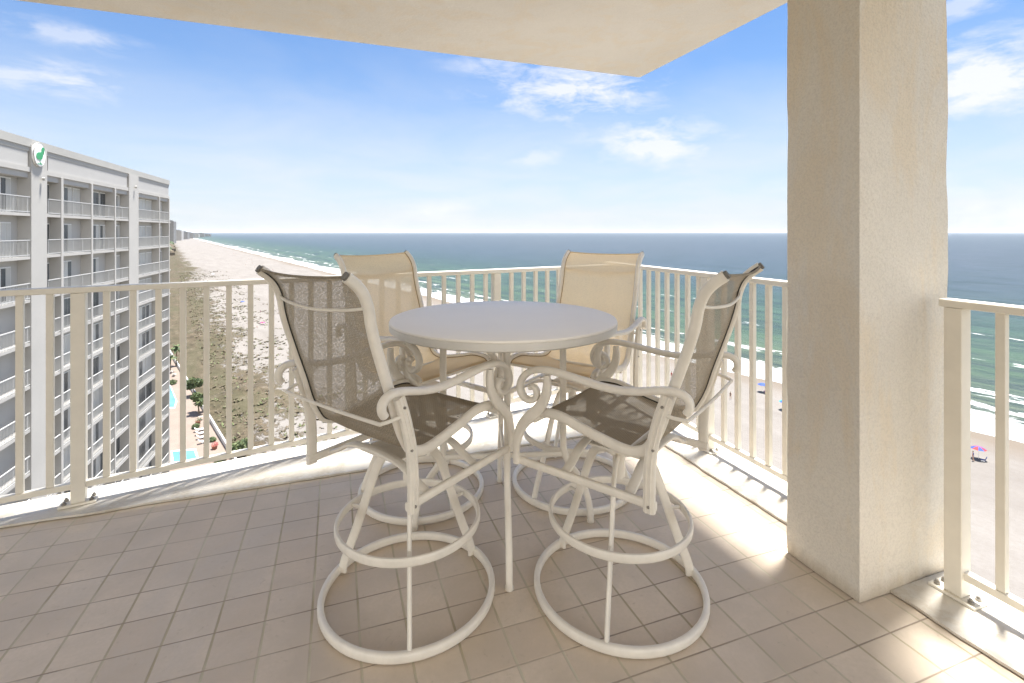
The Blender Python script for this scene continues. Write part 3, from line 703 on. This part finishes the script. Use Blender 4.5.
mb = MB(); mb.prism([((p.x - c_.x) * .86, (p.y - c_.y) * .8) for p in kp], GZ + DZ + .2505, GZ + DZ + .26); mb.build('water', 'pool', sp)
# loungers
def make_lounger(label):
    t = thing('sun_lounger', label, 'sun lounger', group='white loungers on the pool deck')
    mb = MB(); mb.box(-.35, -.95, .28, .35, .35, .38); mb.build('seat', 'white', t)
    mb = MB(); mb.add([(-.35, .352, .28), (.35, .352, .28), (.35, .95, .75), (-.35, .95, .75), (-.35, .352, .38), (.35, .352, .38), (.35, .92, .83), (-.35, .92, .83)], [(0, 1, 2, 3), (7, 6, 5, 4), (0, 4, 5, 1), (1, 5, 6, 2), (2, 6, 7, 3), (3, 7, 4, 0)]); mb.build('backrest', 'white', t)
    for x in (-.3, .3):
        for y in (-.85, .3):
            mb = MB(); mb.box(x - .03, y - .03, 0, x + .03, y + .03, .279); mb.build('leg', 'white', t)
    return t
lg0 = None
for i, (px, py) in enumerate(((200, 431), (201.5, 434.5), (202.5, 438.5), (204, 443))):
    lab = ['white sun lounger farthest in the row on the pink pool deck', 'second farthest white sun lounger in the row on the pool deck', 'third farthest white sun lounger in the row on the pool deck', 'nearest white sun lounger in the row on the pink pool deck'][i]
    g = Gd(px, py); rz = math.atan2(wd_.y, wd_.x)
    if lg0 is None: lg0 = make_lounger(lab); lg0.location = g; lg0.rotation_euler[2] = rz
    else: dup(lg0, g, rz, lab)
for px, py, lab in ((171, 373, 'pale sun lounger beside the far end of the swimming pool'), (174, 376, 'pale sun lounger beside the low wall near the pool')):
    dup(lg0, Gd(px, py), rz + 1.3, lab)
# planters / tables
for i, (px, py, lab) in enumerate(((214.5, 449, 'red flower pot beside the low white wall'), (198, 424, 'terracotta planter under the green trees by the deck'))):
    t = thing('flower_pot', lab, 'flower pot', Gd(px, py), 0, 'terracotta pots on the pool deck')
    mb = MB(); mb.cyl((0, 0, 0), .35, .6, 16, 0, .5); mb.build('pot', 'terra', t)
    mb = MB(); r_ = random.Random(i)
    for k in range(120):
        a, b_, z = r_.uniform(-.5, .5), r_.uniform(-.5, .5), r_.uniform(.55, 1.1); d = .1
        mb.add([(a, b_, z), (a + d, b_ + r_.uniform(-d, d), z + .05), (a + r_.uniform(-d, d), b_ + d, z + d)], [(0, 1, 2)])
    mb.build('flowers', 'red' if i == 0 else 'leafA', t)
# small round tables on the deck
for i, (px, py, lab) in enumerate(((166, 424, 'small dark patio table on the middle of the pink deck'), (201, 420, 'small brown patio table beside the deck trees'))):
    t = thing('patio_table', lab, 'table', Gd(px, py), 0, 'small tables on the pool deck')
    mb = MB(); mb.cyl((0, 0, .70), .5, .04, 20); mb.build('tabletop', 'wood', t); mb = MB(); mb.cyl((0, 0, 0), .04, .70, 8); mb.cyl((0, 0, 0.001), .25, .04, 12); mb.build('leg', 'wood', t)

# ---------------- trees
def leafball(mb, c, r, n, rnd, size=.28, flat=.8):
    for k in range(n):
        while True:
            v = Vector((rnd.uniform(-1, 1), rnd.uniform(-1, 1), rnd.uniform(-1, 1)))
            if .35 < v.length < 1: break
        p = c + Vector((v.x * r, v.y * r, v.z * r * flat)); s = size * rnd.uniform(.6, 1.3)
        a = Vector((rnd.gauss(0, 1), rnd.gauss(0, 1), rnd.gauss(0, .6))).normalized() * s; b = a.orthogonal().normalized() * s * .6
        mb.add([p - a, p + b, p + a, p - b], [(0, 1, 2, 3)], 0 if rnd.random() < .6 else 1)
def tree(px, py, h, cr, label, seed, z=0, name='leafy_tree', n=11):
    g = G(px, py, z); rnd = random.Random(seed); t = thing(name, label, 'tree', g)
    mb = MB(); top = Vector((rnd.uniform(-.3, .3), rnd.uniform(-.3, .3), h * .75))
    mb.sweep(smoothpath([(0, 0, 0), (top.x * .4, top.y * .6, h * .35), top], 4), (1, 0, 0), lambda u: .34 - .22 * u, lambda u: .34 - .22 * u, 8)
    cl = MB()
    for k in range(n):
        a = rnd.uniform(0, 6.283); r = cr * rnd.uniform(.15, .75); c = Vector((math.cos(a) * r, math.sin(a) * r, h * rnd.uniform(.52, .95)))
        mb.sweep([top * .6, (top * .6 + c) / 2 + Vector((0, 0, .1)), c], (1, 0, 0), .08, .08, 5)
        leafball(cl, c, cr * rnd.uniform(.3, .5), 150, rnd, .26)
    mb.build('trunk', 'trunk', t); cl.build('crown', ['leafA', 'leafB'], t); return t
def palm(px, py, h, label, seed, z=0):
    g = G(px, py, z); rnd = random.Random(seed); t = thing('palm_tree', label, 'tree', g)
    mb = MB(); mb.sweep(smoothpath([(0, 0, 0), (.1, .05, h * .5), (.0, .1, h)], 5), (1, 0, 0), lambda u: .36 - .1 * u, lambda u: .36 - .1 * u, 8); mb.build('trunk', 'trunk', t)
    cl = MB()
    for k in range(26):
        a = k * 2.4; el = rnd.uniform(-.5, 1.1); L_ = rnd.uniform(1.5, 2.1); c, s = math.cos(a), math.sin(a); prev = None
        for j in range(9):
            u = j / 8; x = L_ * u * math.cos(el) ; zz = h + L_ * u * math.sin(el) - 1.1 * u * u; wv = .42 * math.sin(math.pi * (u * .9 + .08))
            cur = (Vector((x * c - wv * s, x * s + wv * c, zz - wv * .5 + .1)), Vector((x * c, x * s, zz + .1)), Vector((x * c + wv * s, x * s - wv * c, zz - wv * .5 + .1)))
            if prev and j % 1 == 0:
                cl.add([prev[0], prev[1], cur[1], cur[0]], [(0, 1, 2, 3)], k % 2); cl.add([prev[1], prev[2], cur[2], cur[1]], [(0, 1, 2, 3)], k % 2)
            prev = cur
    cl.build('crown', ['leafA', 'leafB'], t); return t
palm(176, 366, 5.6, 'tall palm tree by the low wall at the far end of the deck', 1, DZ)
palm(170, 372, 4.0, 'short palm tree beside the pool, left of the tall palm', 2, DZ)
tree(194, 396, 4.2, 1.9, 'round dark green tree farther away at the deck wall', 3, DZ)
tree(199, 413, 4.8, 2.2, 'fuller green tree closer to the camera at the deck wall', 4, DZ)
tree(241, 460, 3.4, 2.2, 'dark green bushy tree in the sand just outside the low wall', 5)
def bush(px, py, r, label, seed, z=0):
    g = G(px, py, z); rnd = random.Random(seed); cl = MB()
    for k in range(6): leafball(cl, Vector((rnd.uniform(-r, r) * .6, rnd.uniform(-r, r) * .6, r * .45)), r * .55, 110, rnd, .16)
    for k in range(6):
        a = rnd.uniform(0, 6.28); cl.sweep([(0, 0, -.1), (math.cos(a) * r * .4, math.sin(a) * r * .4, r * .5)], (1, 0, 0), .05, .05, 4, mi=2)
    o = cl.build('shrub', ['leafA', 'leafB', 'trunk'], loc=g); tag(o, label, 'shrub', 'shrubs around the pool deck')
bush(222, 462, 1.3, 'low green shrub beside the red flower pot', 7, DZ); bush(172, 384, 1.2, 'small shrub on the deck below the palm trees', 8, DZ)
bush(188, 384, 1.0, 'small shrub against the wall left of the round dark tree', 9, DZ); bush(196, 428, .9, 'small shrub at the foot of the fuller green tree', 10, DZ)
bush(212, 441, .8, 'small shrub behind the red flower pot', 12, DZ)
# dune scrub: nobody could count it
mb = MB(); rnd = random.Random(21); cnt = 0
while cnt < 5200:
    q = -60 + rnd.random() ** 1.5 * 620; p = rnd.uniform(9, 48)
    dens = mnoise.noise(Vector((p * .11, q * .07, 2))) + (30 - p) * .02
    if dens < rnd.uniform(-.25, .35): continue
    cnt += 1; w_ = PX * p + QX * q; h0 = dune_h(p, q); r = rnd.uniform(.2, .75)
    for k in range(7):
        a = rnd.uniform(0, 6.28); l = r * rnd.uniform(.5, 1); v = Vector((math.cos(a), math.sin(a), 0)); s_ = v.cross(Vector((0, 0, 1))) * l * .45
        b0 = Vector((w_.x, w_.y, GZ + h0 - .05)) + v * rnd.uniform(0, .35) * r
        mb.add([b0 - s_, b0 + s_, b0 + v * l + s_ * .3 + Vector((0, 0, r * rnd.uniform(.25, .8))), b0 + v * l - s_ * .4 + Vector((0, 0, r * rnd.uniform(.2, .6)))], [(0, 1, 2, 3)], rnd.choice((0, 0, 0, 1)))
o = mb.build('dune_scrub', ['scrub', 'leafB']); o['kind'] = 'stuff'; tag(o, 'dry brown and olive scrub scattered over the sand dunes', 'scrub')
# dune fences / boardwalk
def walkway(pts, label, name='sand_fence'):
    P = [G(*p) for p in pts]; t = thing(name, label, 'fence', P[0], 0, 'weathered rail fences across the dunes'); rl = MB()
    for a, b_ in zip(P[:-1], P[1:]):
        L_ = (b_ - a).length; nseg = max(1, int(L_ / 3))
        prev = None
        for i in range(nseg + 1):
            w_ = a.lerp(b_, i / nseg); p, q = PQ(w_); h0 = dune_h(p, q); l = w_ - P[0]
            pm = MB(); pm.box(l.x - .06, l.y - .06, h0 - .2, l.x + .06, l.y + .06, h0 + 1.1)
            if i < nseg or b_ is P[-1]: pm.build('post', 'wood', t)
            cur = Vector((l.x, l.y, h0 + .95))
            if prev is not None:
                rl.sweep([prev, cur], (0, 0, 1), .12, .05, 4); rl.sweep([prev - Vector((0, 0, .5)), cur - Vector((0, 0, .5))], (0, 0, 1), .12, .05, 4)
            prev = cur
    rl.build('rails', 'wood', t)
walkway([(207, 404), (240, 397), (282, 388)], 'weathered fence crossing the dunes beside the deck trees')
walkway([(184, 335), (212, 330), (236, 329)], 'weathered fence crossing the dunes above the palm trees')
walkway([(168, 297), (205, 293), (232, 293)], 'farthest weathered fence across the green dunes, just over the handrail')

# ---------------- people, umbrellas on the sand
def blob(mb, c, r, n=8, mi=0):
    vs = []; fs = []
    for i in range(n + 1):
        th = math.pi * i / n
        for k in range(n): vs.append((c[0] + r[0] * math.sin(th) * math.cos(2 * math.pi * k / n), c[1] + r[1] * math.sin(th) * math.sin(2 * math.pi * k / n), c[2] + r[2] * math.cos(th)))
    for i in range(n):
        for k in range(n): l = (k + 1) % n; fs.append((i * n + k, (i + 1) * n + k, (i + 1) * n + l, i * n + l))
    mb.add(vs, fs, mi)
def person_mesh():
    """one continuous skinned body, mid stride"""
    me = bpy.data.meshes.new('person')
    J = [((0, 0, .95), .13), ((0, 0, 1.12), .115), ((0, 0, 1.32), .14), ((0, 0, 1.47), .055), ((0, .01, 1.56), .075), ((0, .01, 1.68), .07),
         ((.17, 0, 1.40), .055), ((.24, .02, 1.16), .042), ((.25, .10, .92), .032), ((-.17, 0, 1.40), .055), ((-.24, -.02, 1.16), .042), ((-.25, .06, .92), .032),
         ((.09, 0, .88), .10), ((.10, .08, .50), .062), ((.10, -.02, .08), .042), ((.10, .12, .03), .035), ((-.09, 0, .88), .10), ((-.10, -.06, .50), .062), ((-.10, -.22, .10), .042), ((-.10, -.10, .03), .035)]
    E = [(0, 1), (1, 2), (2, 3), (3, 4), (4, 5), (2, 6), (6, 7), (7, 8), (2, 9), (9, 10), (10, 11), (0, 12), (12, 13), (13, 14), (14, 15), (0, 16), (16, 17), (17, 18), (18, 19)]
    me.from_pydata([j[0] for j in J], E, []); o = bpy.data.objects.new('tmp', me); C.objects.link(o)
    sk = o.modifiers.new('skin', 'SKIN')
    for i, j in enumerate(J): me.skin_vertices[0].data[i].radius = (j[1], j[1])
    me.skin_vertices[0].data[0].use_root = True
    sb = o.modifiers.new('sub', 'SUBSURF'); sb.levels = sb.render_levels = 1
    dg = bpy.context.evaluated_depsgraph_get(); m2 = bpy.data.meshes.new_from_object(o.evaluated_get(dg)); bpy.data.objects.remove(o)
    m2.materials.clear(); m2.materials.append(M['skin']); return m2
pm = person_mesh()
def person(px, py, rz, cloth, label, grp='people far below on the beach'):
    t = bpy.data.objects.new('person', pm); C.objects.link(t); t.location = G(px, py); t.rotation_euler[2] = rz; tag(t, label, 'person', grp)
    mb = MB(); blob(mb, (0, 0, .90), (.17, .15, .16)); blob(mb, (0, 0, 1.26), (.19, .145, .24)); mb.build('clothing', cloth, t, smooth=True)
    mb = MB(); blob(mb, (0, -.01, 1.70), (.09, .10, .08)); mb.build('hair', 'hair', t, smooth=True)
def umbrella(px, py, m1, m2_, label, tilt=.0):
    t = thing('beach_umbrella', label, 'beach umbrella', G(px, py), 0, 'beach umbrellas on the sand')
    mb = MB(); mb.cyl((0, 0, -.1), .025, 2.2, 8); mb.build('pole', 'white', t)
    mb = MB(); n = 8; R_ = 1.15
    vs = [(0, 0, 2.25)] + [(R_ * .55 * math.cos(2 * math.pi * k / n), R_ * .55 * math.sin(2 * math.pi * k / n), 2.12) for k in range(n)] + [(R_ * math.cos(2 * math.pi * k / n), R_ * math.sin(2 * math.pi * k / n), 1.82) for k in range(n)]
    for k in range(n):
        l = (k + 1) % n; mb.add([vs[0], vs[1 + k], vs[1 + l]], [(0, 1, 2)], k % 2); mb.add([vs[1 + k], vs[1 + n + k], vs[1 + n + l], vs[1 + l]], [(0, 1, 2, 3)], k % 2)
    mb.build('canopy', [m1, m2_], t)
def beach_chair(px, py, m1, label):
    t = thing('beach_chair', label, 'beach chair', G(px, py), random.Random(int(px)).uniform(0, 6), 'low chairs on the beach')
    mb = MB(); mb.box(-.28, -.3, .22, .28, .25, .26); mb.build('seat', m1, t)
    mb = MB(); mb.add([(-.28, .25, .24), (.28, .25, .24), (.28, .5, .85), (-.28, .5, .85), (-.28, .28, .22), (.28, .28, .22), (.28, .53, .84), (-.28, .53, .84)], [(0, 3, 2, 1), (4, 5, 6, 7), (0, 1, 5, 4), (1, 2, 6, 5), (2, 3, 7, 6), (3, 0, 4, 7)]); mb.build('backrest', m1, t)
    for x in (-.26, .26): mb = MB(); mb.box(x - .02, -.28, 0, x + .02, .26, .219); mb.build('leg', 'white', t)
umbrella(978.5, 459, 'red', 'blue', 'red and blue beach umbrella on the sand past the right railing')
beach_chair(983, 461, 'blue', 'low blue chair beside the red and blue umbrella')
person(973, 461, .5, 'blue', 'person in dark blue beside the red and blue umbrella')
umbrella(762.5, 392, 'blue', 'blue', 'dark blue umbrella on the sand seen through the railing left of the column')
beach_chair(766.5, 394, 'purple', 'low purple chair beside the dark blue umbrella')
umbrella(784.5, 410, 'blue', 'teal', 'blue and teal umbrella on the sand just left of the column')
person(722, 396, 1.2, 'blue', 'person in blue walking behind the front right stool')
person(730.5, 399, 2.2, 'hair', 'person in black walking toward the dark blue umbrella')
person(669, 375, .2, 'blue', 'person in blue between the railing bars, farther up the sand')
person(671.5, 378, 2.8, 'red', 'person in red between the railing bars, farther up the sand')
umbrella(242.5, 305, 'blue', 'blue', 'dark blue umbrella at the edge of the green dunes')
umbrella(262.5, 327, 'red', 'purple', 'red and purple umbrella on the sand left of the brown stool back')
person(260.5, 314, 1.0, 'purple', 'person in purple walking behind the red and purple umbrella')
person(257, 330, 1.9, 'red', 'person in red standing at the red and purple umbrella')
umbrella(213, 276, 'blue', 'white', 'blue and white umbrella far along the pale beach')
beach_chair(240, 306, 'teal', 'low teal chair beside the dark blue umbrella near the dunes')
rnd = random.Random(5)
pc = ['blue', 'red', 'hair', 'teal', 'white', 'purple']
words = {'blue': 'blue', 'red': 'red', 'hair': 'black', 'teal': 'teal', 'white': 'white', 'purple': 'purple'}
for i in range(16):
    py = 252 + i * 1.7; t_ = (py - 252) / 27; px = 222 + 62 * t_ + rnd.uniform(-8, 12)
    cc = pc[i % 6]; t = bpy.data.objects.new('person', pm); 
    bpy.data.objects.remove(t)
    person(px, py, rnd.uniform(0, 6), cc, 'tiny far away person on the distant pale beach', 'tiny people along the distant beach')

# ---------------- far shore skyline
def far_block(px, Y, wid, dep, h, dark, label, lev=3.2):
    X = (px - 512) / 493 * Y; t = thing('far_tower', label, 'building', (X, Y, GZ), R(14), 'hotel blocks on the far shore')
    mb = MB(); mb.box(-wid / 2, -dep / 2, -1, wid / 2, dep / 2, h); mb.build('wall', 'fard' if dark else 'far', t)
    mb = MB(); k = 1
    while k * lev < h - 1:
        mb.box(-wid / 2 - .8, -dep / 2 - 1.6, k * lev, wid / 2 + .8, -dep / 2 - .02, k * lev + 1.1); k += 1
    mb.build('balconies', 'far' if dark else 'bld', t)
    mb = MB(); mb.box(-wid * .2, -dep * .3, h + .01, wid * .15, dep * .2, h + 4.5); mb.box(-wid / 2 - .3, -dep / 2 - .3, h + .005, wid / 2 + .3, -dep / 2 + .8, h + 1.2); mb.build('roof', 'fard', t)
far_block(171.5, 1750, 22, 22, 77, True, 'tallest dark grey hotel block on the far shore, beside the white tower')
for i, (px, Y, wd2, h, dk, lab) in enumerate(((178.5, 2300, 34, 46, 0, 'pale hotel block just right of the tallest dark block'), (184.5, 2700, 40, 40, 1, 'grey hotel block second right of the tallest dark block'), (190, 3100, 46, 34, 1, 'grey hotel block in the middle of the far skyline'),
        (196, 3500, 40, 28, 0, 'pale low hotel block right of the middle of the far skyline'), (201, 3900, 50, 30, 1, 'grey hotel block second last on the far skyline'), (207, 4400, 60, 22, 1, 'last grey hotel block before the open sea'))):
    far_block(px, Y, wd2, 25, h, dk, lab)
# far tree belt
mb = MB(); rnd = random.Random(8)
for k in range(1500):
    q = 1000 + rnd.random() * 5200; p = rnd.uniform(-160, 12) + 0; w_ = PX * p + QX * q; r = rnd.uniform(4, 9)
    blob(mb, (w_.x, w_.y, GZ + r * .45), (r, r, r * rnd.uniform(.6, 1.0)), 5, rnd.choice((0, 1)))
o = mb.build('far_woods', ['leafA', 'scrub']); o['kind'] = 'stuff'; tag(o, 'hazy belt of trees behind the far shore', 'woods')

mh = bpy.data.materials.new('air'); mh.use_nodes = True; th = mh.node_tree; th.nodes.clear()
hv = nd(th, 'ShaderNodeVolumePrincipled'); hv.inputs['Color'].default_value = (.85, .92, 1, 1); hv.inputs['Density'].default_value = .000026; hv.inputs['Anisotropy'].default_value = .0
ho = nd(th, 'ShaderNodeOutputMaterial'); th.links.new(hv.outputs[0], ho.inputs['Volume']); M['air'] = mh
mb = MB(); mb.box(-52000, -52000, GZ - 1.6, 52000, 52000, 60); hz = mb.build('haze', 'air'); hz['kind'] = 'stuff'; tag(hz, 'thin sea haze paling the far shore and horizon', 'haze')
